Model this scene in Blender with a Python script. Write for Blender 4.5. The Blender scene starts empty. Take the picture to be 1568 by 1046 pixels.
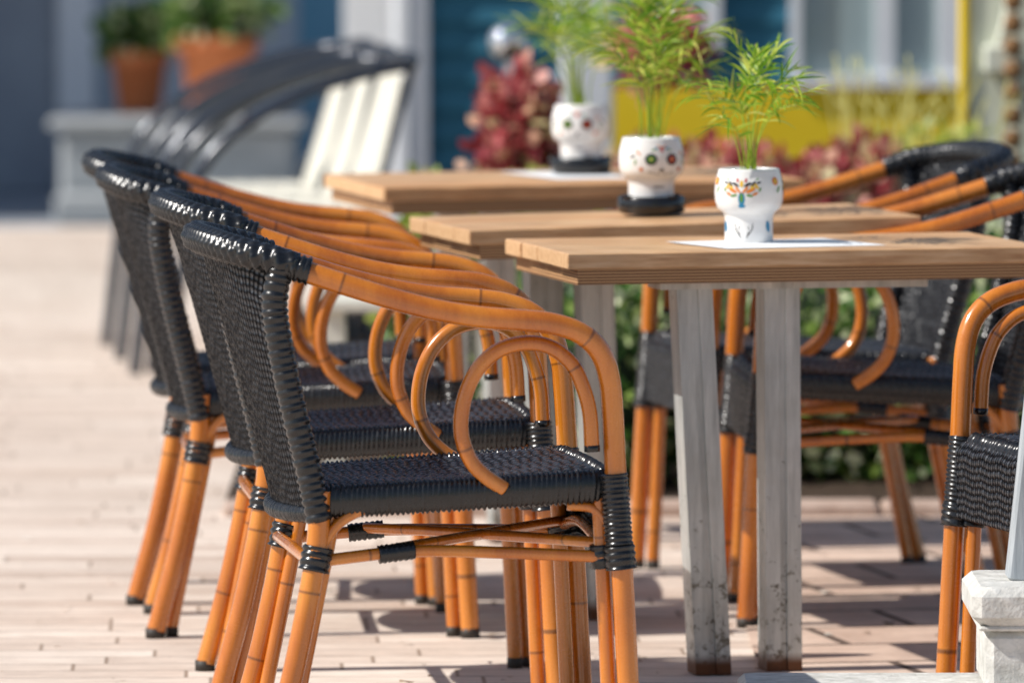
import bpy, math, random
import numpy as np
from mathutils import Vector, Matrix
random.seed(7); rng=np.random.default_rng(7)
S=bpy.context.scene
S.view_settings.view_transform='Standard'; S.view_settings.look='None'; S.view_settings.exposure=0
R=math.radians
# ---------------------------------------------------------------- materials
def mat(name, col=(.5,.5,.5), rough=.5, spec=.5, metal=0, coat=0):
    m=bpy.data.materials.new(name); m.use_nodes=True
    b=m.node_tree.nodes['Principled BSDF']
    b.inputs['Base Color'].default_value=(*col,1); b.inputs['Roughness'].default_value=rough
    b.inputs['Specular IOR Level'].default_value=spec; b.inputs['Metallic'].default_value=metal
    b.inputs['Coat Weight'].default_value=coat
    return m
def N(m,t,**kw):
    n=m.node_tree.nodes.new(t)
    for k,v in kw.items():
        if k in n.inputs: n.inputs[k].default_value=v
        else: setattr(n,k,v)
    return n
def L(m,a,b): m.node_tree.links.new(a,b)
def bsdf(m): return m.node_tree.nodes['Principled BSDF']
def coords(m,scale=(1,1,1),rot=(0,0,0),kind='Object'):
    tc=N(m,'ShaderNodeTexCoord'); mp=N(m,'ShaderNodeMapping')
    mp.inputs['Scale'].default_value=scale; mp.inputs['Rotation'].default_value=rot
    L(m,tc.outputs[kind],mp.inputs['Vector']); return mp.outputs['Vector']
def ramp(m,fac,stops):
    r=N(m,'ShaderNodeValToRGB'); cr=r.color_ramp
    while len(cr.elements)<len(stops): cr.elements.new(.5)
    for e,(p,c) in zip(cr.elements,stops): e.position=p; e.color=(*c,1)
    L(m,fac,r.inputs['Fac']); return r.outputs['Color']
def noise(m,vec,scale=5,detail=4,rough=.6):
    n=N(m,'ShaderNodeTexNoise'); n.inputs['Scale'].default_value=scale; n.inputs['Detail'].default_value=detail; n.inputs['Roughness'].default_value=rough
    L(m,vec,n.inputs['Vector']); return n.outputs['Fac']
def mix(m,fac,a,b,bt='MIX'):
    n=N(m,'ShaderNodeMix',data_type='RGBA',blend_type=bt)
    if isinstance(fac,(int,float)): n.inputs[0].default_value=fac
    else: L(m,fac,n.inputs[0])
    for s,v in ((6,a),(7,b)):
        if isinstance(v,tuple): n.inputs[s].default_value=(*v,1)
        else: L(m,v,n.inputs[s])
    return n.outputs[2]
def bump(m,h,strength=.3,dist=.01):
    n=N(m,'ShaderNodeBump'); n.inputs['Strength'].default_value=strength; n.inputs['Distance'].default_value=dist
    L(m,h,n.inputs['Height']); L(m,n.outputs['Normal'],bsdf(m).inputs['Normal'])
def attr(m): 
    a=N(m,'ShaderNodeAttribute',attribute_name='nd'); return a.outputs['Fac']
def mth(m,op,a,b=None):
    n=N(m,'ShaderNodeMath',operation=op)
    for i,v in enumerate((a,b)):
        if v is None: continue
        if isinstance(v,(int,float)): n.inputs[i].default_value=v
        else: L(m,v,n.inputs[i])
    return n.outputs[0]
def noisy(name,c1,c2,scale=6,rough=.7,sc=(1,1,1),bm=.15,spec=.3,detail=5,lo=.3,hi=.7):
    m=mat(name,c1,rough,spec); v=coords(m,sc); n=noise(m,v,scale,detail)
    L(m,ramp(m,n,[(lo,c1),(hi,c2)]),bsdf(m).inputs['Base Color'])
    if bm: bump(m,n,bm,.01)
    return m
# bamboo
M_bam=mat('bamboo_cane',(.5,.2,.03),.22,.5,coat=.9)
bsdf(M_bam).inputs['Coat Roughness'].default_value=.13
v=coords(M_bam,(1,1,.5)); n=noise(M_bam,v,9,3,.5)
c=ramp(M_bam,n,[(.28,(.40,.095,.007)),(.5,(.60,.175,.011)),(.75,(.74,.27,.028))])
v2=coords(M_bam,(1,1,.06)); n2=noise(M_bam,v2,130,2)
c=mix(M_bam,.15,c,ramp(M_bam,n2,[(.35,(.34,.09,.008)),(.65,(.72,.26,.03))]))
c=mix(M_bam,attr(M_bam),c,(.05,.016,.005))
L(M_bam,c,bsdf(M_bam).inputs['Base Color'])
v3=coords(M_bam); n3=noise(M_bam,v3,60,3); L(M_bam,ramp(M_bam,n3,[(.3,(.18,)*3),(.75,(.36,)*3)]),bsdf(M_bam).inputs['Roughness'])
# rattan
M_rat=mat('black_rattan',(.02,.02,.022),.3,.6)
v=coords(M_rat); n=noise(M_rat,v,70,3)
L(M_rat,ramp(M_rat,n,[(.3,(.006,.0065,.007)),(.7,(.016,.017,.019))]),bsdf(M_rat).inputs['Base Color'])
L(M_rat,ramp(M_rat,n,[(.3,(.17,)*3),(.7,(.33,)*3)]),bsdf(M_rat).inputs['Roughness'])
M_weave=mat('woven_rattan',(.05,.052,.057),.33,.8)
v=coords(M_weave); n=noise(M_weave,v,120,3)
c=ramp(M_weave,n,[(.3,(.015,.017,.021)),(.7,(.058,.063,.074))])
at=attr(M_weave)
c=mix(M_weave,at,(.001,.001,.0015),c); L(M_weave,c,bsdf(M_weave).inputs['Base Color'])  # gaps between strands coloured near black, crevice shade put into the colour
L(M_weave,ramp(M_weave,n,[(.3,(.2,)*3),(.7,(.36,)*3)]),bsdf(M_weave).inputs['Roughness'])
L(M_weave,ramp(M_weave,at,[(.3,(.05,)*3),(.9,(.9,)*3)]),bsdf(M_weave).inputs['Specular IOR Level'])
M_rub=mat('rubber_foot',(.03,.025,.02),.6)
# wood
def woodmat(name,c1,c2,c3,sc=(1.2,14,14),rough=.42):
    m=mat(name,c1,rough,.4); v=coords(m,sc); n=noise(m,v,7,6,.65)
    c=ramp(m,n,[(.28,c1),(.5,c2),(.72,c3)])
    c=mix(m,attr(m),c,tuple(min(1,x*1.15) for x in c3),'MULTIPLY')
    v2=coords(m,(1,1,1)); n2=noise(m,v2,5,3); c=mix(m,ramp(m,n2,[(.4,(0,)*3),(.9,(.7,)*3)]),c,tuple(x*.62 for x in c1))
    L(m,c,bsdf(m).inputs['Base Color']); bump(m,n,.2,.004); return m
M_wood=woodmat('oiled_wood_planks',(.46,.235,.105),(.72,.45,.24),(.86,.62,.39))
M_end=noisy('wood_end_grain',(.54,.31,.15),(.72,.47,.26),90,.6,bm=.1)
M_ply=mat('plywood_edge',(.4,.2,.1),.6,.3)
v=coords(M_ply,(.2,.2,1)); w=N(M_ply,'ShaderNodeTexWave',wave_type='BANDS',bands_direction='Z'); w.inputs['Scale'].default_value=62; w.inputs['Distortion'].default_value=.5
L(M_ply,v,w.inputs['Vector']); L(M_ply,ramp(M_ply,w.outputs['Fac'],[(.15,(.07,.025,.01)),(.5,(.46,.24,.11)),(.9,(.62,.37,.18))]),bsdf(M_ply).inputs['Base Color'])
# galvanised legs
M_leg=mat('weathered_galvanised_steel',(.5,.5,.48),.4,.5,metal=.45)
v=coords(M_leg,(2.2,2.2,.18)); n=noise(M_leg,v,16,6,.7); c=ramp(M_leg,n,[(.3,(.36,.38,.37)),(.5,(.56,.58,.56)),(.72,(.76,.77,.74))])
v=coords(M_leg); nb=noise(M_leg,v,7,4,.6); c=mix(M_leg,ramp(M_leg,nb,[(.45,(0,)*3),(.7,(.5,)*3)]),c,(.36,.36,.32))
n2=noise(M_leg,v,38,7,.82)
sep=N(M_leg,'ShaderNodeSeparateXYZ'); L(M_leg,v,sep.inputs[0])
hgt=ramp(M_leg,sep.outputs['Z'],[(.0,(.13,)*3),(.4,(0,0,0))])
ad=mth(M_leg,'ADD',n2,hgt)
c=mix(M_leg,ramp(M_leg,ad,[(.65,(0,0,0)),(.68,(1,1,1))]),c,(.17,.155,.12))
rr=ramp(M_leg,sep.outputs['Z'],[(.018,(1,1,1)),(.035,(0,0,0))]); c=mix(M_leg,rr,c,(.13,.05,.02))
L(M_leg,c,bsdf(M_leg).inputs['Base Color']); bump(M_leg,n2,.1,.003)
L(M_leg,ramp(M_leg,n2,[(.3,(.3,)*3),(.7,(.55,)*3)]),bsdf(M_leg).inputs['Roughness'])
M_white=noisy('white_glazed_ceramic',(.84,.83,.80),(.90,.89,.87),8,.15,bm=0,spec=.6)
M_blackc=mat('black_plastic',(.012,.012,.013),.18,.6)
M_soil=noisy('soil',(.03,.018,.01),(.07,.045,.03),40,.9)
M_paper=mat('white_paper',(.84,.85,.86),.7,.2)
def leafmat(name,stops,trans=.35,rough=.45):
    m=mat(name,(.1,.2,.03),rough,.4); c=ramp(m,attr(m),stops)
    L(m,c,bsdf(m).inputs['Base Color'])
    t=N(m,'ShaderNodeBsdfTranslucent'); L(m,c,t.inputs['Color'])
    mx=N(m,'ShaderNodeMixShader'); mx.inputs[0].default_value=trans
    out=[x for x in m.node_tree.nodes if x.type=='OUTPUT_MATERIAL'][0]
    L(m,bsdf(m).outputs[0],mx.inputs[1]); L(m,t.outputs[0],mx.inputs[2]); L(m,mx.outputs[0],out.inputs['Surface'])
    return m
M_palm=leafmat('palm_leaf',[(0,(.07,.20,.010)),(.5,(.26,.46,.03)),(.85,(.62,.72,.10)),(1,(.78,.78,.22))],.42,.3)
M_hedge=leafmat('variegated_leaf',[(0,(.02,.07,.015)),(.4,(.08,.19,.03)),(.65,(.34,.48,.10)),(1,(.90,.92,.62))],.3)
M_red=leafmat('coleus_leaf',[(0,(.22,.035,.045)),(.4,(.50,.08,.09)),(.7,(.80,.36,.32)),(1,(.72,.66,.30))],.35)
M_yel=leafmat('yellow_green_leaf',[(0,(.14,.22,.02)),(.6,(.45,.54,.08)),(1,(.85,.80,.30))],.35)
# ---------------------------------------------------------------- mesh builder
class MB:
    def __init__(s): s.v=[];s.f=[];s.m=[];s.sm=[];s.nd=[];s.n=0
    def add(s,V,F,mi=0,smooth=True,nd=None):
        V=np.asarray(V,float); o=s.n; s.v.append(V); s.n+=len(V)
        s.f+= [tuple(i+o for i in f) for f in F]; s.m+=[mi]*len(F); s.sm+=[smooth]*len(F)
        s.nd.append(np.zeros(len(V)) if nd is None else np.asarray(nd,float)*np.ones(len(V)))
    def obj(s,name,mats,parent=None,coll=None):
        me=bpy.data.meshes.new(name); V=np.concatenate(s.v)
        me.from_pydata(V.tolist(),[],s.f)
        for m in mats: me.materials.append(m)
        me.polygons.foreach_set('material_index',s.m); me.polygons.foreach_set('use_smooth',s.sm)
        a=me.attributes.new('nd','FLOAT','POINT'); a.data.foreach_set('value',np.concatenate(s.nd))
        me.update(); o=bpy.data.objects.new(name,me); S.collection.objects.link(o)
        if parent: o.parent=parent
        return o
def empty(name,loc=(0,0,0),rz=0):
    e=bpy.data.objects.new(name,None); S.collection.objects.link(e); e.location=loc; e.rotation_euler=(0,0,rz); e.empty_display_size=.1; return e
def catmull(P,step=.008):
    P=[np.array(p,float) for p in P]
    P=[2*P[0]-P[1]]+P+[2*P[-1]-P[-2]]; out=[]
    for i in range(1,len(P)-2):
        p0,p1,p2,p3=P[i-1:i+3]; n=max(2,int(np.linalg.norm(p2-p1)/step))
        for k in range(n):
            t=k/n; out.append(.5*((2*p1)+(-p0+p2)*t+(2*p0-5*p1+4*p2-p3)*t*t+(-p0+3*p1-3*p2+p3)*t**3))
    out.append(P[-2]); return np.array(out)
def tube(mb,P,r,mi=0,seg=12,step=.008,nodes=None,ridge=0,period=.007,bumpy=False,ell=None,smooth=True,seed=0,straight=False):
    if nodes: step=.0035
    C=np.array(P,float) if straight else catmull(P,step); n=len(C)
    T=np.gradient(C,axis=0); T/=np.linalg.norm(T,axis=1)[:,None]+1e-9
    s=np.concatenate([[0],np.cumsum(np.linalg.norm(np.diff(C,axis=0),axis=1))])
    up=np.array([0,0,1.]) if abs(T[0][2])<.9 else np.array([0,1.,0])
    Nn=np.cross(T[0],up); Nn/=np.linalg.norm(Nn)
    rs=r if hasattr(r,'__len__') else None
    V=[];nd=[]
    nodepos=[]
    if nodes:
        rr=random.Random(seed); x=rr.uniform(.06,.16)
        while x<s[-1]: nodepos.append(x); x+=rr.uniform(nodes[0]*1.1,nodes[1]*1.8)
    for i in range(n):
        Nn=Nn-T[i]*np.dot(Nn,T[i]); Nn/=np.linalg.norm(Nn)+1e-9; B=np.cross(T[i],Nn)
        rad=np.interp(s[i]/s[-1],np.linspace(0,1,len(rs)),rs) if rs is not None else r
        d=0.
        for q in nodepos:
            e=abs(s[i]-q)
            if e<.02: rad*=1+.022*math.exp(-(e/.004)**2); 
            if e<.0019: d=max(d,.7)
        a=np.arange(seg)/seg*2*np.pi
        ra=np.full(seg,rad)
        if ridge:
            ph=s[i]/period+.35*np.sin(a+seed)+.12*math.sin(s[i]*90)
            ra=ra+ridge*(abs(np.sin(np.pi*ph))**.7-.5)*(1+.35*math.sin(int(s[i]/period)*2.7))
        if bumpy:
            ra=ra+.0024*np.sin(2*np.pi*s[i]/.019+a*2)*np.sin(a*5)+.0020*np.sin(2*np.pi*s[i]/.019-a*2)
        ex,ez=(1,1) if ell is None else ell
        V.append(C[i]+ (np.cos(a)*ra*ex)[:,None]*Nn+(np.sin(a)*ra*ez)[:,None]*B); nd+= [d]*seg
    V=np.concatenate(V); F=[]
    for i in range(n-1):
        for j in range(seg):
            k=(j+1)%seg; F.append((i*seg+j,i*seg+k,(i+1)*seg+k,(i+1)*seg+j))
    F.append(tuple(range(seg))[::-1]); F.append(tuple((n-1)*seg+j for j in range(seg)))
    mb.add(V,F,mi,smooth,nd)
def box(mb,a,b,mi=0,nd=0,bev=0,M=None,mis=None):
    x0,y0,z0=a;x1,y1,z1=b
    if bev<=0:
        V=[(x0,y0,z0),(x1,y0,z0),(x1,y1,z0),(x0,y1,z0),(x0,y0,z1),(x1,y0,z1),(x1,y1,z1),(x0,y1,z1)]
        F=[(0,3,2,1),(4,5,6,7),(0,1,5,4),(1,2,6,5),(2,3,7,6),(3,0,4,7)]
    else:
        V=[];e=bev
        for z,i in ((z0,e),(z0+e,0),(z1-e,0),(z1,e)):
            for (x,y,sx,sy) in ((x0,y0,1,1),(x1,y0,-1,1),(x1,y1,-1,-1),(x0,y1,1,-1)):
                V+= [(x+sx*(i+e if i else e),y+sy*i,z),(x+sx*i,y+sy*(i+e if i else e),z)]
        ring=[1,0,2,3,5,4,6,7]
        F=[]
        for l in range(3):
            for q in range(8):
                p,r_=ring[q],ring[(q+1)%8]; F.append((l*8+p,l*8+r_,(l+1)*8+r_,(l+1)*8+p))
        F.append(tuple(ring[::-1])); F.append(tuple(24+q for q in ring))
    V=np.array(V,float)
    if M is not None: V=np.array([tuple(M@Vector(p)) for p in V])
    mb.add(V,F,mi,False,nd)
def lathe(mb,prof,c=(0,0,0),seg=48,mi=0,smooth=True,cap=True):
    V=[];F=[];n=len(prof)
    for (r,z) in prof:
        for j in range(seg):
            a=2*math.pi*j/seg; V.append((c[0]+r*math.cos(a),c[1]+r*math.sin(a),c[2]+z))
    for i in range(n-1):
        for j in range(seg):
            k=(j+1)%seg; F.append((i*seg+j,i*seg+k,(i+1)*seg+k,(i+1)*seg+j))
    if cap: F.append(tuple(range(seg))[::-1]); F.append(tuple((n-1)*seg+j for j in range(seg)))
    mb.add(V,F,mi,smooth)
def weave_grid(mb,fn,lu,lv,cell=.0115,spc=6,amp=.0034,mi=0):
    cu=max(1,round(lu/cell)); cv=max(1,round(lv/cell)); nu=cu*spc+1; nv=cv*spc+1
    U,Vv=np.meshgrid(np.linspace(0,1,nu),np.linspace(0,1,nv),indexing='ij')
    P=fn(U,Vv)
    du=np.gradient(P,axis=0); dv=np.gradient(P,axis=1); Nn=np.cross(du,dv); Nn/=np.linalg.norm(Nn,axis=2)[...,None]+1e-12
    u=U*cu; v=Vv*cv
    u=u+.16*np.sin(v*.9+np.sin(u*.5)*1.5)*np.clip(u,0,1)*np.clip(cu-u,0,1); v=v+.14*np.sin(u*.8+1)*np.clip(v,0,1)*np.clip(cv-v,0,1)
    iu=np.floor(np.clip(u,0,cu-1e-6)); iv=np.floor(np.clip(v,0,cv-1e-6)); fu=u-iu; fv=v-iv
    par=((iu+iv)%2)>0
    hu=np.clip(np.sin(np.pi*fu),0,1); hv=np.clip(np.sin(np.pi*fv),0,1)
    jit=.85+.3*np.modf(np.abs(np.sin(iu*12.9898+iv*78.233)*43758.5453))[0]
    h=np.where(par, hv**.5*(.15+.85*hu), hu**.5*(.15+.85*hv)*.72)*jit
    P=P+Nn*(h*amp)[...,None]
    idx=np.arange(nu*nv).reshape(nu,nv)
    a,b,c,d=idx[:-1,:-1].ravel(),idx[1:,:-1].ravel(),idx[1:,1:].ravel(),idx[:-1,1:].ravel()
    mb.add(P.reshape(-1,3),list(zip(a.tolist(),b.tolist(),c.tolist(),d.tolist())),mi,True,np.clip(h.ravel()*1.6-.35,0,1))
# ---------------------------------------------------------------- rattan armchair
frame=MB(); wraps=MB(); weave=MB()
post=[(-.262,.258,.772),(-.270,.250,.715),(-.258,.240,.64),(-.240,.230,.56),(-.217,.220,.47),(-.198,.212,.385)]
for sg in (-1,1):
    k=0 if sg<0 else 50
    Y=lambda P:[(x,sg*y,z) for x,y,z in P]
    tube(frame,Y([(-.240,.260,.771),(-.17,.27,.748),(-.103,.276,.727),(-.03,.28,.708),(.04,.281,.696),(.10,.281,.691),(.15,.278,.685),(.195,.273,.669),(.225,.267,.640),(.240,.261,.598),(.246,.256,.54),(.252,.252,.44),(.262,.25,.3),(.27,.25,.15),(.278,.25,.012)]),.0168,0,18,nodes=(.12,.24),seed=1+k)
    tube(frame,Y([(-.197,.212,.43),(-.204,.214,.33),(-.238,.22,.16),(-.278,.226,.012)]),.0168,0,18,nodes=(.12,.2),seed=2+k)
    tube(frame,Y([(.228,.232,.44),(.236,.226,.3),(.250,.224,.012)]),.0125,0,12,nodes=(.14,.22),seed=3+k)
    tube(frame,Y([(-.175,.196,.40),(-.186,.194,.33),(-.250,.198,.012)]),.0115,0,12,nodes=(.14,.22),seed=4+k)
    tube(frame,Y([(.213,.262,.497),(.209,.263,.55),(.198,.264,.59),(.182,.262,.622),(.152,.262,.647),(.115,.262,.655),(.072,.26,.645),(.038,.258,.615),(.018,.255,.57),(.014,.251,.52),(.028,.247,.478),(.052,.243,.452),(.082,.238,.432)]),.0118,0,16,nodes=(.13,.2),seed=5+k)
    tube(wraps,Y([(.2135,.262,.489),(.213,.262,.499)]),.0122,0,12,straight=True)
    tube(frame,Y([(-.196,.214,.342),(-.17,.213,.378),(-.13,.212,.40),(-.09,.211,.402)]),.0078,0,8,seed=6)
    tube(frame,Y([(.244,.242,.335),(.24,.238,.375),(.22,.234,.40),(.18,.23,.405)]),.0078,0,8,seed=7)
    tube(frame,Y([(-.20,.205,.322),(-.06,.19,.334),(.08,.205,.332),(.245,.238,.326)]),.0095,0,10,nodes=(.12,.2),seed=8+k)
    tube(frame,Y([(-.08,.188,.338),(.04,.05,.342),(.235,-.20,.345)]),.0085,0,10,nodes=(.12,.2),seed=9+k)
    tube(wraps,Y([(-.105,.193,.33),(-.05,.189,.336)]),.0135,0,12,ridge=.0025,period=.008,step=.002)
    tube(wraps,Y(post),.0190,0,16,ridge=.0036,period=.0125,step=.002)
    tube(wraps,Y([(-.262,.257,.777),(-.240,.260,.772),(-.218,.263,.766)]),.0198,0,16,ridge=.0035,period=.0085,step=.0016)
    tube(wraps,Y([(.2475,.252,.455),(.253,.25,.39),(.257,.249,.345)]),.0208,0,16,ridge=.0036,period=.0075,step=.0015)
    tube(wraps,Y([(.256,.249,.345),(.260,.248,.31)]),.0235,0,16,ridge=.004,period=.011,step=.002)
    tube(wraps,Y([(-.199,.209,.345),(-.207,.21,.308)]),.0225,0,16,ridge=.004,period=.011,step=.002)
    tube(wraps,Y([(.232,.228,.345),(.237,.226,.31)]),.019,0,12,ridge=.003,period=.012,step=.002)
    for fx,fy,r in ((.278,.25,.0172),(-.2795,.2262,.0172),(.250,.224,.013),(-.250,.198,.012)):
        tube(wraps,[(fx,sg*fy,-.002),(fx,sg*fy,.016)],r,1,12,straight=True)
tube(frame,[(-.215,-.21,.325),(-.22,0,.33),(-.215,.21,.325)],.0095,0,10,nodes=(.12,.2),seed=15)
tube(frame,[(.24,-.24,.335),(.235,0,.36),(.24,.24,.335)],.009,0,10,nodes=(.12,.2),seed=16)
rim=[(-.238,-.261,.773),(-.268,-.255,.783),(-.312,-.222,.794),(-.346,-.135,.803),(-.360,0,.806),(-.346,.135,.803),(-.312,.222,.794),(-.268,.255,.783),(-.238,.261,.773)]
tube(wraps,rim,.0210,0,30,bumpy=True,step=.0018)
pz=np.array(post)[::-1]
def backfn(U,V):
    u=U*2-1; z=.392+(.772-.392)*V
    sx=np.interp(z,pz[:,2],pz[:,0]); sy=np.interp(z,pz[:,2],pz[:,1])
    cx=-.243-.115*V**1.05; cz=.388+(.803-.388)*V
    w=(1-u**2)
    ww=w**.75
    x=sx+(cx-sx)*ww; y=u*sy*(1+.04*w); zz=z+(cz-z)*w
    return np.stack([x,y,zz],-1)
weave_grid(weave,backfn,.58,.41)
tube(wraps,[(-.2,-.208,.395),(-.23,-.12,.39),(-.243,0,.388),(-.23,.12,.39),(-.2,.208,.395)],.013,0,12,ridge=.003,period=.009,step=.0025)
def seatz(x): return .436+(x+.19)/.43*.024
def seatfn(U,V):
    x=-.195+.432*U; hw=.212+(.242-.212)*U; v=V*2-1
    y=v*hw
    z=seatz(x)+.002-.014*(1-v**2)*(np.sin(np.pi*np.clip(U,0,1)))
    z=z-.012*np.abs(v)**10-.014*np.clip((U-.93)/.07,0,1)**2
    return np.stack([x,y,z],-1)
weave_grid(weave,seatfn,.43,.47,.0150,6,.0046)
def seatlow(U,V):
    x=-.195+.432*U; hw=.21+(.24-.21)*U; v=V*2-1
    return np.stack([x,-v*hw,seatz(x)-.04+0*v],-1)
weave_grid(weave,seatlow,.43,.47,.03,2,.001)
per=[(-.19,-.205),(-.05,-.219),(.1,-.232),(.2,-.238),(.236,-.225),(.243,-.15),(.246,0),(.243,.15),(.236,.225),(.2,.238),(.1,.232),(-.05,.219),(-.19,.205)]
tube(wraps,[(x,y,seatz(x)-.024) for x,y in per],.0138,0,16,ridge=.0030,period=.0078,step=.0016,ell=(.95,1.75))
tube(wraps,[(-.192,-.205,.41),(-.197,0,.408),(-.192,.205,.41)],.02,0,12,ridge=.003,period=.01,step=.0025)
def apron(U,V):
    y=(U*2-1)*.238; z=.325+.125*V
    return np.stack([.262-.0*V+.004*np.cos(y*6)-.016*np.clip((V-.8)/.2,0,1)**2+0*y,y,z],-1)
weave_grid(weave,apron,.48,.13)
fo=frame.obj('bamboo_frame',[M_bam]); wo=wraps.obj('rattan_bindings',[M_rat,M_rub]); we=weave.obj('woven_back_and_seat',[M_weave])
first=True
def chair(x,y,deg):
    global first
    e=empty('rattan_armchair',(x,y,0),R(deg))
    for o in (fo,wo,we):
        q=o if first else bpy.data.objects.new(o.name.split('.')[0],o.data)
        if not first: S.collection.objects.link(q)
        q.parent=e
    first=False
chair(-.126,12.84,8); chair(-.225,13.93,5); chair(-.365,14.93,3); chair(-.42,15.54,1)
chair(1.03,13.2,195); chair(.68,15.15,184); chair(.564,15.87,192)
# ---------------------------------------------------------------- tables
def table(x,y,deg,Lx,D,tilt=0,dz=0,legs=((.23,.10,-.035),(.385,.11,-.006))):
    e=empty('cafe_table',(x,y,0),R(deg))
    t=MB(); nP=4; w=D/nP; H=.72+dz; th=.027
    for i in range(nP):
        off=random.uniform(-.003,.003)
        box(t,(off,i*w+.0016,H-th),(Lx+off,(i+1)*w-.0016,H),0,random.uniform(0,.6),.002)
    box(t,(.017,.004,H-.053),(Lx-.017,D-.004,H-th-.0008),1)
    o=t.obj('table_top',[M_wood,M_ply,M_end],e); o.rotation_euler=(0,-tilt,0)
    for p in o.data.polygons:
        if abs(p.normal.x)>.9 and p.material_index==0: p.material_index=2
    g=MB()
    for (lx,ly,sp) in legs:
        w2=.031
        Vb=[];zt=H-.0535
        for z,dx in ((.0,-sp),(zt,0)):
            cx=lx+dx
            for (px,py) in ((-w2,-w2),(-.006,-w2),(-.006,-w2+.005),(.006,-w2+.005),(.006,-w2),(w2,-w2),(w2,w2),(-w2,w2)):
                Vb.append((cx+px,ly+py,z))
        F=[(i,(i+1)%8,8+(i+1)%8,8+i) for i in range(8)]+[tuple(range(8))[::-1],tuple(range(8,16))]
        g.add(Vb,F,0,False)
    o=g.obj('table_legs',[M_leg],e)
    g=MB(); box(g,(legs[0][0]-.06,legs[0][1]-.04,H-.066),(legs[1][0]+.25,legs[0][1]+.06,H-.0538)); g.obj('steel_mounting_plate',[M_leg],e)
    return e
table(.097,13.92,12,.83,.50,.004,0)
table(-.059,14.70,13,.83,.50,.020,0,((.275,.28,-.02),(.215,.42,0)))
table(-.244,16.27,12,.85,.64,.010,.004,((.28,.3,-.02),(.22,.45,0)))
# ---------------------------------------------------------------- pots with palms
PROF=[(.039,0),(.0415,.003),(.0415,.02),(.0415,.040),(.0425,.049),(.047,.055),(.0545,.061),(.0580,.072),(.0592,.088),(.0582,.104),(.0552,.116),(.0530,.123),(.0525,.127),(.0505,.1285),(.0485,.126),(.0475,.112)]
pr=np.array(PROF[:13])
def radz(z): return np.interp(z,pr[:,1],pr[:,0])
pcols=[mat('glaze_orange',(.75,.22,.02),.2),mat('glaze_blue',(.02,.25,.45),.2),mat('glaze_black',(.02,.018,.02),.2),mat('glaze_red',(.55,.04,.03),.2),mat('glaze_green',(.12,.3,.06),.2),mat('glaze_yellow',(.8,.5,.05),.2)]
lay=[0]
def decal(mb,th,z,a,b,rot,ci):
    lay[0]+=1; off=.0004+.000012*(lay[0]%60)
    V=[];n=16; cr,sr=math.cos(rot),math.sin(rot)
    pts=[(0,0)]+[(k*a*math.cos(2*math.pi*i/n),k*b*math.sin(2*math.pi*i/n)) for k in (.5,1) for i in range(n)]
    for x,y in pts:
        X=x*cr-y*sr; Z=z+x*sr+y*cr; r=radz(Z)+off; t=th+X/.055
        V.append((r*math.sin(t),-r*math.cos(t),Z))
    F=[(0,1+i,1+(i+1)%n) for i in range(n)]+[(1+i,1+n+i,1+n+(i+1)%n,1+(i+1)%n) for i in range(n)]
    mb.add(V,F,ci,False)
def palm(name,base,h,spread,nf,seed,parent=None,lean=(0,0)):
    rr=random.Random(seed); mb=MB()
    for k in range(nf):
        a=2*math.pi*k/nf*1.618*2+rr.uniform(-.4,.4)
        sp=spread*rr.uniform(.2,1.0); hh=h*rr.uniform(.55,1.05)*(1-.15*(sp/spread)); 
        dx,dy=math.cos(a),math.sin(a)
        b=np.array(base)+np.array([dx*.024*rr.random(),dy*.024*rr.random(),0])
        pts=[]; wob=rr.uniform(-.012,.012)
        for i in range(15):
            t=i/14; o=sp*t**2.1; up=hh*(1.2*t-.24*t**2.8*(1+sp/spread*.6))
            pts.append(b+np.array([dx*o+lean[0]*t+wob*math.sin(t*4),dy*o+lean[1]*t,up]))
        pts=np.array(pts)
        tube(mb,pts,[.0014,.0010,.0005],0,5,straight=True); mb.nd[-1][:]=.75
        T=np.gradient(pts,axis=0); T/=np.linalg.norm(T,axis=1)[:,None]
        nl=rr.randint(8,11); t0=rr.uniform(.50,.64)
        for j in range(nl):
            t=t0+(1-t0)*j/(nl-1); f=t*14; i=min(13,int(f)); p=pts[i]+(pts[i+1]-pts[i])*(f-i); tg=T[i]
            side=np.cross(tg,[0,0,1.]); side/=np.linalg.norm(side)+1e-6
            if np.linalg.norm(side)<.5: side=np.array([1.,0,0])
            nrm=np.cross(side,tg)
            for sgn in (-1,1):
                if rr.random()<.1: continue
                ro=rr.uniform(-.7,.7); sd=side*math.cos(ro)*sgn+nrm*math.sin(ro)
                q=.5+1.1*(j/(nl-1))+rr.uniform(-.2,.35); d=sd+tg*q; d/=np.linalg.norm(d)
                ln=.066*h/.28*rr.uniform(.65,1.2)*(.6+.5*math.sin(math.pi*(.15+.75*j/(nl-1)))); wd=.0022*rr.uniform(.8,1.35)
                wv=np.cross(d,nrm*sgn+np.array([rr.uniform(-.5,.5) for _ in range(3)])); wv/=np.linalg.norm(wv)+1e-6
                V=[];ns=6; dr=rr.uniform(.05,.6)
                for s_ in range(ns):
                    u=s_/(ns-1); c=p+d*ln*u-np.array([0,0,1])*ln*dr*u*u; w=wd*math.sin(math.pi*(.12+.86*u))**.8
                    V+= [c-wv*w,c+wv*w]
                mb.add(V,[(2*s_,2*s_+1,2*s_+3,2*s_+2) for s_ in range(ns-1)],0,True,rr.random())
    return mb.obj(name,[M_palm],parent)
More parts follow.
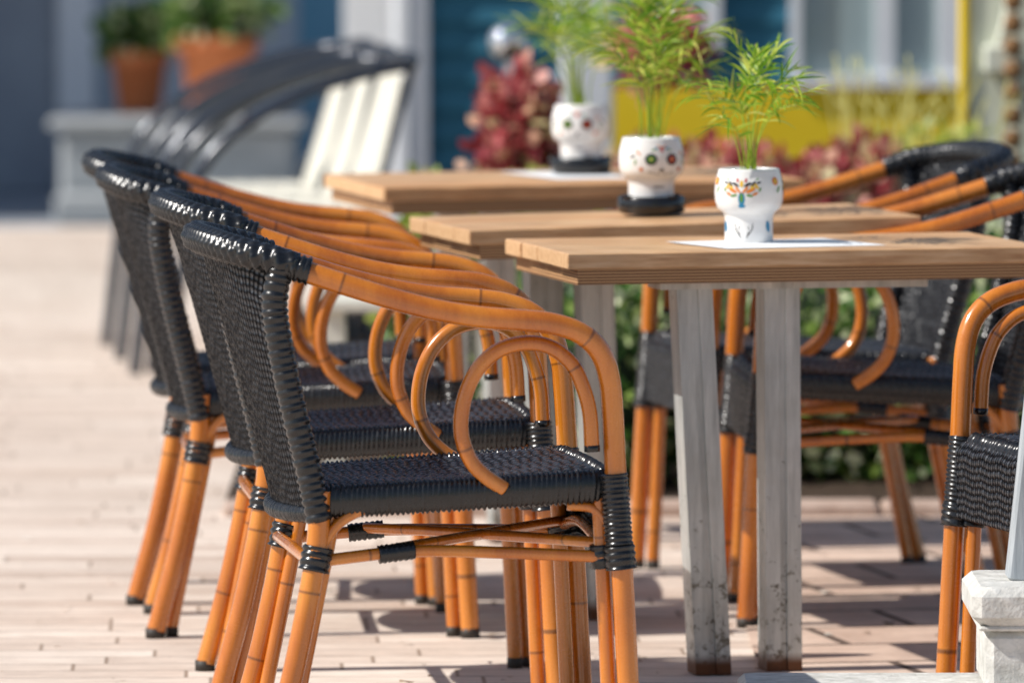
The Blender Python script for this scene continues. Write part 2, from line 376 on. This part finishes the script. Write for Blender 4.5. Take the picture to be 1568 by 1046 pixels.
def pot(x,y,z,rot,saucer,h,spread,nf,seed,lean=(0,0)):
    e=empty('potted_palm',(x,y,z),rot)
    zo=0
    if saucer:
        mb=MB(); lathe(mb,[(.052,0),(.060,.003),(.0615,.012),(.061,.030),(.0585,.032),(.056,.030),(.055,.010),(.0,.008)],seg=48)
        for i in range(4):
            a=i*math.pi/2+.4; M=Matrix.Rotation(a,4,'Z'); box(mb,(.052,-.010,.027),(.064,.010,.0345),0,0,.002,M)
        mb.obj('black_saucer',[M_blackc],e); zo=.010
    mb=MB(); lathe(mb,PROF,(0,0,zo),64)
    ob=mb.obj('ceramic_pot',[M_white],e)
    mb=MB(); lathe(mb,[(.0465,zo+.113),(.03,zo+.116),(.001,zo+.118)],seg=24); mb.obj('potting_soil',[M_soil],e)
    d=MB(); rr=random.Random(seed)
    if not saucer:
      for face in range(3):
        c=face*2*math.pi/3-.25
        decal(d,c,.078,.0055,.012,0,1); decal(d,c,.080,.0030,.008,0,4); decal(d,c,.104,.003,.006,0,5); decal(d,c,.066,.006,.0035,0,1)
        for sg in (-1,1):
            for (x_,z_,a_,b_,ro,ci) in ((.006,.094,.0075,.002,.9,0),(.010,.103,.007,.0022,.5,2),(.015,.093,.0085,.0030,.5,0),(.019,.104,.006,.002,.9,2),(.024,.100,.0065,.0024,-.9,5),(.007,.110,.004,.0017,1.3,3),(.013,.084,.006,.002,-.2,4),(.022,.087,.005,.0022,.5,0),(.028,.106,.0045,.0016,.3,2),(.009,.016,.007,.0009,1.2,2),(.015,.021,.010,.0011,.85,2),(.020,.031,.0055,.0009,1.35,2),(.011,.028,.004,.0008,1.9,2),(.03,.094,.004,.0015,1.2,4),(.017,.098,.003,.003,0,5),(.026,.112,.003,.0012,.7,4)):
                decal(d,c+sg*x_/.055,z_,a_,b_,ro if sg>0 else math.pi-ro,ci)
      for q in range(3):
        c=.85+q*2*math.pi/3; decal(d,c,.108,.007,.007,0,0); decal(d,c,.108,.004,.004,0,5); decal(d,c,.030,.006,.010,.3,1); decal(d,c+.12,.094,.007,.002,1.,4)
    else:
        c=0
        for sg in (-1,1):
            th=c+sg*.34
            for q in range(8): decal(d,th+math.cos(q*.785)*.0075/.055,.090+math.sin(q*.785)*.0075,.0038,.0038,0,2)
            decal(d,th,.090,.0075,.0075,0,2); 
            for q in range(5): decal(d,th+math.cos(q*1.257)*.004/.055,.090+math.sin(q*1.257)*.004,.0026,.0026,0,3 if sg>0 else 4)
            decal(d,th,.090,.0018,.0018,0,5)
            decal(d,c+sg*.045,.070,.0016,.0042,sg*.3,2)
            decal(d,c+sg*.66,.072,.004,.0036,0,3); decal(d,c+sg*.66,.072,.0018,.0018,0,5)
            for q in range(3): decal(d,c+sg*(.08+q*.09),.113-q*.003,.005,.0011,sg*(.5-q*.3),[0,1,4][q])
            for q in range(4): decal(d,c+sg*(.10+q*.09),.0625+q*.0012,.0045,.0007,sg*.25,2)
            decal(d,c+sg*.75,.102,.006,.0016,sg*.8,0); decal(d,c+sg*.95,.095,.006,.0016,-sg*.5,2)
            decal(d,c+sg*.85,.085,.0016,.006,sg*.2,4)
        decal(d,c,.040,.016,.0006,0,2)
        for q in range(-3,4): decal(d,c+q*.075,.040,.0005,.0030,0,2)
        decal(d,c,.108,.0028,.005,0,3); decal(d,c,.018,.006,.0012,0,2)
        for q in range(4): decal(d,math.pi+(-.6+.4*q),.09,.006,.006,0,[2,3,4,0][q])
    o=d.obj('painted_motifs',pcols,e); o.location.z=zo
    palm('palm_fronds',(0,0,.11+zo),h,spread,nf,seed,e,lean)
pot(.406,14.25,.7205,0,False,.265,.12,15,3,(.010,0))
pot(.252,15.06,.7325,.32,True,.34,.13,22,11,(-.005,0))
pot(.139,16.78,.731,-.15,True,.33,.13,20,23,(-.035,0))
def mat_paper(x,y,z,w,d,deg):
    mb=MB(); n=10; V=[];F=[]
    for i in range(n+1):
        for j in range(n+1):
            u,v_=i/n-.5,j/n-.5; V.append((u*w,v_*d,.0006+.004*max(0,abs(u)-.38)**1*max(0,(v_+.5))))
    for i in range(n):
        for j in range(n): a=i*(n+1)+j; F.append((a,a+n+1,a+n+2,a+1))
    mb.add(V,F); o=mb.obj('paper_placemat',[M_paper]); o.location=(x,y,z); o.rotation_euler=(0,0,R(deg)); return o
mat_paper(.45,14.20,.7222,.30,.25,24)
o=mat_paper(.31,15.04,.7262,.29,.28,20); o.rotation_euler=(0,-.020,R(18))
mat_paper(.19,16.75,.7288,.34,.34,20)
# ---------------------------------------------------------------- ground
def sheet(name,x0,x1,y0,y1,z,m,nx=1,ny=1):
    mb=MB(); mb.add([(x0,y0,z),(x1,y0,z),(x1,y1,z),(x0,y1,z)],[(0,1,2,3)],0,False); return mb.obj(name,[m])
M_asph=noisy('asphalt',(.22,.25,.29),(.32,.35,.39),6,.85)
sheet('ground',-400,400,-100,700,-.006,M_asph)
M_deck=mat('pale_brick_paving',(.5,.4,.33),.75,.25)
v=coords(M_deck,(1,1,1),(0,0,R(-2)))
sp=N(M_deck,'ShaderNodeSeparateXYZ'); L(M_deck,v,sp.inputs[0])
row=mth(M_deck,'FLOOR',mth(M_deck,'DIVIDE',sp.outputs['Y'],.115))
wn=N(M_deck,'ShaderNodeTexWhiteNoise',noise_dimensions='1D'); L(M_deck,row,wn.inputs['W'])
xx=mth(M_deck,'ADD',sp.outputs['X'],mth(M_deck,'MULTIPLY',wn.outputs['Value'],.8))
cb=N(M_deck,'ShaderNodeCombineXYZ'); L(M_deck,xx,cb.inputs[0]); L(M_deck,sp.outputs['Y'],cb.inputs[1])
bt=N(M_deck,'ShaderNodeTexBrick'); bt.offset=0
bt.inputs['Color1'].default_value=(.64,.52,.435,1); bt.inputs['Color2'].default_value=(.84,.74,.65,1); bt.inputs['Mortar'].default_value=(.36,.275,.215,1)
bt.inputs['Scale'].default_value=1; bt.inputs['Mortar Size'].default_value=.0055; bt.inputs['Mortar Smooth'].default_value=.8; bt.inputs['Brick Width'].default_value=.46; bt.inputs['Row Height'].default_value=.115; bt.inputs['Bias'].default_value=0
L(M_deck,cb.outputs[0],bt.inputs['Vector'])
vn=coords(M_deck,(1,5,1)); nn=noise(M_deck,vn,8,7,.78); vn2=coords(M_deck,(1,1,1)); nn2=noise(M_deck,vn2,1.1,4)
c=mix(M_deck,.85,bt.outputs['Color'],ramp(M_deck,nn,[(.28,(.60,.55,.52)),(.6,(1.10,1.09,1.08))]),'MULTIPLY')
c=mix(M_deck,.5,c,ramp(M_deck,nn2,[(.3,(.80,.77,.75)),(.7,(1.12,1.12,1.12))]),'MULTIPLY')
L(M_deck,c,bsdf(M_deck).inputs['Base Color']); bump(M_deck,bt.outputs['Fac'],-.3,.008)
sheet('brick_pavement',-30,30,4,29.3,-.002,M_deck)
M_pave=mat('terracotta_paving',(.5,.3,.2),.8,.25)
v=coords(M_pave,(1,1,1),(0,0,R(-12)))
bt=N(M_pave,'ShaderNodeTexBrick'); bt.offset=.5
bt.inputs['Color1'].default_value=(.58,.42,.33,1); bt.inputs['Color2'].default_value=(.76,.60,.49,1); bt.inputs['Mortar'].default_value=(.14,.10,.08,1)
bt.inputs['Scale'].default_value=1; bt.inputs['Mortar Size'].default_value=.010; bt.inputs['Brick Width'].default_value=.40; bt.inputs['Row Height'].default_value=.30
L(M_pave,v,bt.inputs['Vector']); vn=coords(M_pave); nn=noise(M_pave,vn,9,7,.75)
L(M_pave,mix(M_pave,.7,bt.outputs['Color'],ramp(M_pave,nn,[(.3,(.6,.54,.52)),(.7,(1.2,1.2,1.2))]),'MULTIPLY'),bsdf(M_pave).inputs['Base Color']); bump(M_pave,nn,.3,.01)
sheet('paving',.42,6,12,17.2,.002,M_pave)
M_stone=noisy('pale_stone',(.40,.28,.22),(.56,.43,.36),14,.85,bm=.4)
mb=MB(); x=-.6
while x<4:
    w=random.uniform(.16,.3); box(mb,(x,17.22+random.uniform(-.01,.01),-.01),(x+w-.008,17.36,.028+random.uniform(-.006,.006)),0,0,.008); x+=w
mb.obj('flower_bed_edging',[M_stone])
mb=MB(); n=30; V=[];F=[]
for i in range(n+1):
    for j in range(11): V.append((-.6+i*4.6/n,17.36+j*.66,.02+.05*random.random()*(0<j<10)))
for i in range(n):
    for j in range(10): a=i*11+j; F.append((a,a+11,a+12,a+1))
mb.add(V,F); mb.obj('flower_bed_soil',[M_soil])
M_lit=leafmat('dry_leaf_litter',[(0,(.12,.06,.03)),(.5,(.35,.22,.12)),(1,(.8,.76,.68))],.1)
mb=MB(); rr=random.Random(77)
for i in range(300):
    x=rr.uniform(-1.3,1.3); y=rr.uniform(12,17.1); s_=rr.choice([.003,.004,.005,.007,.010])*rr.uniform(.6,1.2); a=rr.uniform(0,6.3); z=.0035
    V=[(x+s_*math.cos(a+q*math.pi/3)*(1 if q%3 else 1.6),y+s_*math.sin(a+q*math.pi/3)*(1 if q%3 else 1.6),z+rr.uniform(0,s_*.6)) for q in range(6)]
    mb.add(V,[(0,1,2,3),(0,3,4,5)],0,False,rr.random())
mb.obj('fallen_leaf_litter',[M_lit])
# ---------------------------------------------------------------- foliage
def foliage(name,blobs,m,core=None,seed=1,size=.03):
    rr=np.random.default_rng(seed); mb=MB()
    for (cx,cy,cz,rx,ry,rz,n) in blobs:
        for _ in range(n):
            d=rr.normal(size=3); d/=np.linalg.norm(d); rad=rr.uniform(.55,1.05)*(1+.12*math.sin(d[0]*7+cx*9)+.1*math.sin(d[2]*9+cy*5))
            c=np.array([cx,cy,cz])+d*np.array([rx,ry,rz])*rad
            if c[2]<.01: continue
            t=d*.6+rr.normal(size=3)*.6+np.array([0,0,.3]); t/=np.linalg.norm(t); w=np.cross(t,rr.normal(size=3)); w/=np.linalg.norm(w)
            l=size*rr.uniform(.6,1.3); wd=l*.33; nn=np.cross(t,w)
            V=[c,c+t*l*.35+w*wd,c+t*l*.75+w*wd*.8+nn*l*.05,c+t*l,c+t*l*.75-w*wd*.8+nn*l*.05,c+t*l*.35-w*wd]
            shade=np.clip(.42*rr.random()+ (.55 if rr.random()<.40 else .05)+.2*(rad-.8),0,1)
            mb.add(V,[(0,1,2,3),(0,3,4,5)],0,True,shade)
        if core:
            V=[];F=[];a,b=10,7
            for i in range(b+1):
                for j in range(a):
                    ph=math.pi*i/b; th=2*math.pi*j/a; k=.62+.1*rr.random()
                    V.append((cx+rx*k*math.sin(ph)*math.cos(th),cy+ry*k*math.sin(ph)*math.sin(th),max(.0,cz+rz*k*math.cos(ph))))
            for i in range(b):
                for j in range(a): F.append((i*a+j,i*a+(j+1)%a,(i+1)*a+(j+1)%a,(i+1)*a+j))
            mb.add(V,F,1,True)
    return mb.obj(name,[m]+([core] if core else []))
M_dark=noisy('painted_shade_core',(.008,.014,.006),(.02,.035,.014),30,.9)  # near-black filler inside the bushes, interior shade put into its colour
bl=[]
rr=random.Random(5)
for i in range(16):
    x=-.15+i*.16; bl.append((x,17.75+rr.uniform(-.08,.12),.20+rr.uniform(-.03,.04),.15,.2,.23+rr.uniform(-.03,.05),750))
for i in range(9): bl.append((-.1+i*.28,18.2,.33+rr.uniform(-.03,.06),.2,.2,.20,450))
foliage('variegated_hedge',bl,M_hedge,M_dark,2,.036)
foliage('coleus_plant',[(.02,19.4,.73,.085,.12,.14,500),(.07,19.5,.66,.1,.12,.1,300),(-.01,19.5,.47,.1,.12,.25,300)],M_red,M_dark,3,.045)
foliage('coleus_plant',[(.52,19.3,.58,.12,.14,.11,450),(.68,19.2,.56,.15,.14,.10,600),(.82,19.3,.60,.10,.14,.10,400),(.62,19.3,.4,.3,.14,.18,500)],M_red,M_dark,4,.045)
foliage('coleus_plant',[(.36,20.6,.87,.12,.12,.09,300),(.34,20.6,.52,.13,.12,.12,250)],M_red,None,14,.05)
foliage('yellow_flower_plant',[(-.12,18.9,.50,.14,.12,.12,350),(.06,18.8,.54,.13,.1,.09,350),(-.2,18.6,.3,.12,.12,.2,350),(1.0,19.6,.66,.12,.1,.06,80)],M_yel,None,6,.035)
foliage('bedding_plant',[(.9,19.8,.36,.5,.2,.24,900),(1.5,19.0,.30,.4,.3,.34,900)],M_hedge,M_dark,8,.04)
mb=MB(); rr=random.Random(9)
for i in range(34):
    x=rr.uniform(.75,1.12); y=rr.uniform(19.2,19.7)
    tube(mb,[(x,y,.55),(x+rr.uniform(-.03,.03),y,.72),(x+rr.uniform(-.06,.06),y,.75+rr.uniform(.03,.14))],.0020,0,5,step=.03); mb.nd[-1][:]=1
mb.obj('dry_grass_stems',[M_yel])
# ---------------------------------------------------------------- blue house
M_blue=noisy('blue_painted_siding',(.022,.12,.19),(.034,.165,.25),5,.6,bm=0)
M_wtrim=noisy('white_paint',(.80,.83,.86),(.86,.88,.89),4,.5,bm=0)
M_yellow=noisy('yellow_paint',(.88,.60,.015),(.93,.68,.03),4,.5,bm=0)
M_glass=mat('window_glass',(.36,.45,.46),.06,.8)
M_roof=noisy('grey_shingles',(.08,.08,.085),(.13,.13,.14),30,.9)
house=empty('blue_clapboard_house',(0,24,0))
mb=MB(); z=.0
while z<3.0:
    V=[(-.24,-.022,z),(5,-.022,z),(5,-.004,z+.085),(-.24,-.004,z+.085),(-.24,0,z),(5,0,z)]
    mb.add(V,[(0,1,2,3),(0,4,5,1)],0,False); z+=.085
box(mb,(-.24,0,0),(5,4,3.0)); mb.obj('siding_walls',[M_blue],house)
mb=MB()
box(mb,(-.356,-.04,0),(-.24,.1,2.9)); box(mb,(-.33,-.06,0),(-.30,-.04,2.9))
for x0,x1 in ((.80,.83),(1.045,1.10),(1.225,1.29)): box(mb,(x0,-.06,.70),(x1,-.005,2.0))
box(mb,(.80,-.075,.665),(1.29,-.0,.70)); box(mb,(.80,-.06,2.0),(1.29,-.005,2.06))
for x0,x1 in ((.56,.60),(.34,.37)): box(mb,(x0,-.05,.8),(x1,-.005,2.0))
box(mb,(.34,-.055,.77),(.60,-.005,.80))
mb.obj('white_trim',[M_wtrim],house)
mb=MB(); box(mb,(.83,-.035,.70),(1.045,-.027,2.0)); box(mb,(1.10,-.035,.70),(1.225,-.027,2.0)); box(mb,(.37,-.035,.80),(.56,-.027,2.0)); mb.obj('window_panes',[M_glass],house)
mb=MB(); box(mb,(.29,-.055,.1),(1.295,-.024,.664)); mb.obj('yellow_panel',[M_yellow],house)
mb=MB(); mb.add([(-.6,-.5,2.9),(5.3,-.5,2.9),(5.3,2,4.2),(-.6,2,4.2),(5.3,4.5,2.9),(-.6,4.5,2.9),(-.6,-.5,2.82),(5.3,-.5,2.82)],[(0,1,2,3),(3,2,4,5),(6,7,1,0),(0,3,5),(1,4,2)],0,False); mb.obj('roof',[M_roof],house)
mb=MB(); box(mb,(.13,22.4,0),(.272,22.54,2.8),0,0,.01); box(mb,(.11,22.38,0),(.292,22.56,.12),0,0,.005); box(mb,(.115,22.385,2.7),(.287,22.555,2.8),0,0,.005); mb.obj('white_porch_column',[M_wtrim])
M_cream=noisy('cream_paint',(.66,.69,.56),(.74,.76,.65),6,.6)
p=empty('cream_post',(0,20,0)); mb=MB(); box(mb,(1.095,0,0),(1.40,.2,2.6),0,0,.01); mb.obj('post',[M_cream],p)
mb=MB(); box(mb,(1.13,-.05,.83),(1.215,-.0,.90),0,0,.008); tube(mb,[(1.17,-.03,.9),(1.19,-.035,1.0),(1.17,-.03,1.12)],.012,0,8); tube(mb,[(1.2,-.03,.84),(1.215,-.035,.74),(1.20,-.03,.5),(1.21,-.03,0)],.012,0,8); mb.obj('junction_box_and_pipe',[M_cream],p)
mb=MB(); box(mb,(1.080,-.01,0),(1.093,.15,2.6)); mb.obj('orange_edge_strip',[M_yellow],p)
M_brown=noisy('brown_rope',(.16,.08,.03),(.3,.17,.08),60,.9)
mb=MB()
for i in range(9):
    lathe(mb,[(.001,-.025),(.018,-.018),(.024,0),(.018,.018),(.001,.025)],(1.20,19.93,.62+i*.055),12)
mb.obj('hanging_wooden_beads',[M_brown])
M_gl=mat('mirror_globe',(.75,.8,.85),.05,.8,metal=.9)
mb=MB(); lathe(mb,[(.001,-.05)]+[(.05*math.sin(a),-.05*math.cos(a)) for a in np.linspace(.1,3.0,16)]+[(.001,.05)],(-.01,21.3,.87),32); tube(mb,[(-.01,21.3,0),(-.01,21.3,.5),(-.01,21.3,.83)],.01,0,8); mb.obj('garden_gazing_globe',[M_gl])
# ---------------------------------------------------------------- left building & planter (shade)
M_gw=noisy('grey_render',(.50,.55,.60),(.62,.66,.70),3,.8,bm=.1)
M_dgw=noisy('dark_grey_render',(.25,.28,.33),(.34,.38,.43),3,.8)
M_bdoor=noisy('pale_blue_door',(.12,.32,.46),(.18,.40,.54),3,.5)
lb=empty('grey_building',(0,32,0))
mb=MB(); box(mb,(-9,0,0),(.6,5,4.5)); mb.obj('walls',[M_gw],lb)
mb=MB(); box(mb,(-3,-.03,0),(-1.76,-.002,4)); mb.obj('dark_wall_panel',[M_dgw],lb)
mb=MB(); box(mb,(-1.74,-.08,0),(-1.60,-.002,3)); box(mb,(-1.60,-.06,.95),(-1.0,-.004,1.02)); box(mb,(-1.0,-.06,1.0),(-.90,-.004,2.4)); box(mb,(-.50,-.07,0),(-.44,-.002,2.4)); mb.obj('white_trim',[M_wtrim],lb)
mb=MB(); box(mb,(-1.60,-.02,1.02),(-1.0,-.004,2.4)); mb.obj('window_panes',[M_glass],lb)
mb=MB(); box(mb,(-.82,-.04,0),(-.50,-.003,2.3)); mb.obj('blue_door',[M_bdoor],lb)
mb=MB(); mb.add([(-9.3,-.5,4.5),(1,-.5,4.5),(1,2.5,6),(-9.3,2.5,6),(1,5.5,4.5),(-9.3,5.5,4.5)],[(0,1,2,3),(3,2,4,5),(0,3,5),(1,4,2)],0,False); mb.obj('roof',[M_roof],lb)
mb=MB(); box(mb,(-.585,28.95,.12),(-.425,29.0,2.2),0,0,.004); box(mb,(-.60,28.93,0),(-.41,29.02,.118),0,0,.004); box(mb,(-.600,28.94,2.202),(-.41,29.01,2.26)); mb.obj('added_white_panel',[M_wtrim])  # white panel added in the sun, standing in for bright door glass
M_conc=noisy('grey_concrete',(.34,.36,.37),(.46,.48,.49),8,.85,bm=.3)
mb=MB(); box(mb,(-1.62,29.8,0),(-.78,30.6,.32),0,0,.02); box(mb,(-1.66,29.76,.32),(-.74,30.64,.36),0,0,.01); mb.obj('concrete_planter_wall',[M_conc])
mb=MB(); box(mb,(-1.62,29.45,0),(-.2,29.75,.10),0,0,.01); mb.obj('kerb',[M_conc])
M_terra=noisy('terracotta',(.64,.19,.065),(.72,.25,.10),10,.8)
for (tx,ty,sc) in ((-1.06,29.95,1.28),(-1.36,30.4,1.0)):
    e=empty('terracotta_pot_plant',(tx,ty,.36)); mb=MB(); lathe(mb,[(r*sc,z*sc) for r,z in [(.070,0),(.078,.01),(.102,.18),(.116,.18),(.118,.225),(.106,.228),(.104,.20)]],seg=32); mb.obj('pot',[M_terra],e)
    o=foliage('leaves',[(0,0,.29*sc,.15*sc,.13*sc,.09*sc,500)],M_hedge,M_dark,31,.05); o.parent=e
mb=MB(); box(mb,(-16,29,0),(-6,48,8.5)); 
for i in range(5):
    for j in range(3): box(mb,(-6.02,30+i*3.5,.8+j*2.6),(-5.98,31.4+i*3.5,2.4+j*2.6),1)
mb.obj('unseen_shade_building',[M_gw,M_glass])  # unseen block added off to the left to shade the far ground
# ---------------------------------------------------------------- grey slatted chairs
M_dm=mat('dark_metal_frame',(.035,.045,.065),.22,.8,metal=.2)
M_tan=noisy('tan_slats',(.62,.60,.52),(.74,.72,.63),20,.6,sc=(1,1,.2))
fm=MB();sl=MB()
for sg in (-1,1):
    tube(fm,[(-.31,sg*.2,.815),(-.27,sg*.245,.81),(-.17,sg*.26,.79),(-.02,sg*.265,.745),(.12,sg*.262,.675),(.21,sg*.26,.60),(.26,sg*.258,.52),(.285,sg*.255,.40),(.335,sg*.25,0)],.0165,0,12,step=.03)
    tube(fm,[(-.30,sg*.2,.80),(-.24,sg*.2,.55),(-.20,sg*.2,.42),(-.30,sg*.21,.0)],.012,0,10,step=.03)
tube(fm,[(-.31,-.2,.815),(-.335,-.1,.825),(-.34,0,.83),(-.335,.1,.825),(-.31,.2,.815)],.0155,0,10,step=.03)
tube(fm,[(.27,-.25,.42),(.27,.25,.42)],.012,0,8,step=.05)
for i in range(6):
    y=-.17+i*.068; M=Matrix.Translation((-.205,y,.44))@Matrix.Rotation(R(-17),4,'Y'); box(sl,(-.006,-.030,0),(.006,.030,.385),0,0,.003,M)
for i in range(7):
    x=-.2+i*.068; box(sl,(x,-.235,.43),(x+.058,.235,.445),0,0,.003)
f0=fm.obj('metal_frame',[M_dm]); s0=sl.obj('slats',[M_tan]); ff=True
for (x,y,dg) in ((-.60,21.4,192),(-.665,21.98,192),(-.73,22.56,192)):
    e=empty('slatted_armchair',(x,y,0),R(dg))
    for o in (f0,s0):
        q=o if ff else bpy.data.objects.new(o.name.split('.')[0],o.data)
        if not ff: S.collection.objects.link(q)
        q.parent=e
    ff=False
mb=MB()
for i in range(5): box(mb,(-.42,17.6+i*.09,.40),(-.02,17.67+i*.09,.425),0,0,.004)
for x in (-.40,-.08):
    for y in (17.63,17.98): box(mb,(x,y,0),(x+.04,y+.04,.3995))
mb.obj('pale_slatted_bench',[M_tan])
# ---------------------------------------------------------------- weathered pedestal in the foreground right
M_wc=noisy('weathered_white_concrete',(.46,.45,.41),(.76,.75,.71),28,.85,bm=.9,detail=9)
e=empty('concrete_parasol_stand',(0,0,0))
mb=MB(); box(mb,(.352,12.55,-.01),(1.3,12.95,.118),0,0,.01); mb.obj('base_slab',[M_wc],e)
mb=MB(); box(mb,(.722,12.62,.1175),(1.1,12.9,.215),0,0,.012); box(mb,(.700,12.60,.2225),(1.12,12.92,.282),0,0,.014); box(mb,(.71,12.61,.2152),(1.11,12.91,.2224),0,0,.003); mb.obj('capped_block',[M_wc],e)
M_gwood=noisy('grey_weathered_wood',(.30,.33,.35),(.48,.51,.53),18,.8,sc=(3,3,.3),bm=.3)
mb=MB(); M=Matrix.Translation((.785,12.76,.280))@Matrix.Rotation(R(6),4,'Y'); box(mb,(-.025,-.04,0),(.06,.04,.9),0,0,.004,M); mb.obj('wooden_post',[M_gwood],e)
# ---------------------------------------------------------------- camera, light, world
cam=bpy.data.cameras.new('camera'); co=bpy.data.objects.new('camera',cam); S.collection.objects.link(co); S.camera=co
co.location=(0,0,1.46); co.rotation_euler=(R(90-3.646),0,0); cam.lens=292.7; cam.sensor_width=36; cam.clip_end=1500; cam.clip_start=.1
cam.dof.use_dof=True; cam.dof.focus_distance=13.1; cam.dof.aperture_fstop=4.7
Ld=Vector((.90,.20,-.92)).normalized()
sd=bpy.data.lights.new('sun','SUN'); sd.energy=5; sd.angle=R(.5); sd.color=(1,.96,.90)
so=bpy.data.objects.new('sun',sd); S.collection.objects.link(so); so.rotation_euler=Ld.to_track_quat('-Z','Y').to_euler(); so.location=(-10,5,20)
w=bpy.data.worlds.new('World'); S.world=w; w.use_nodes=True; nt=w.node_tree
sk=nt.nodes.new('ShaderNodeTexSky'); sk.sky_type='NISHITA'; sk.sun_disc=False; sk.sun_elevation=math.asin(-Ld.z); sk.sun_rotation=math.atan2(-Ld.x,-Ld.y)
bg=nt.nodes['Background']; bg.inputs['Strength'].default_value=.10; nt.links.new(sk.outputs[0],bg.inputs[0])
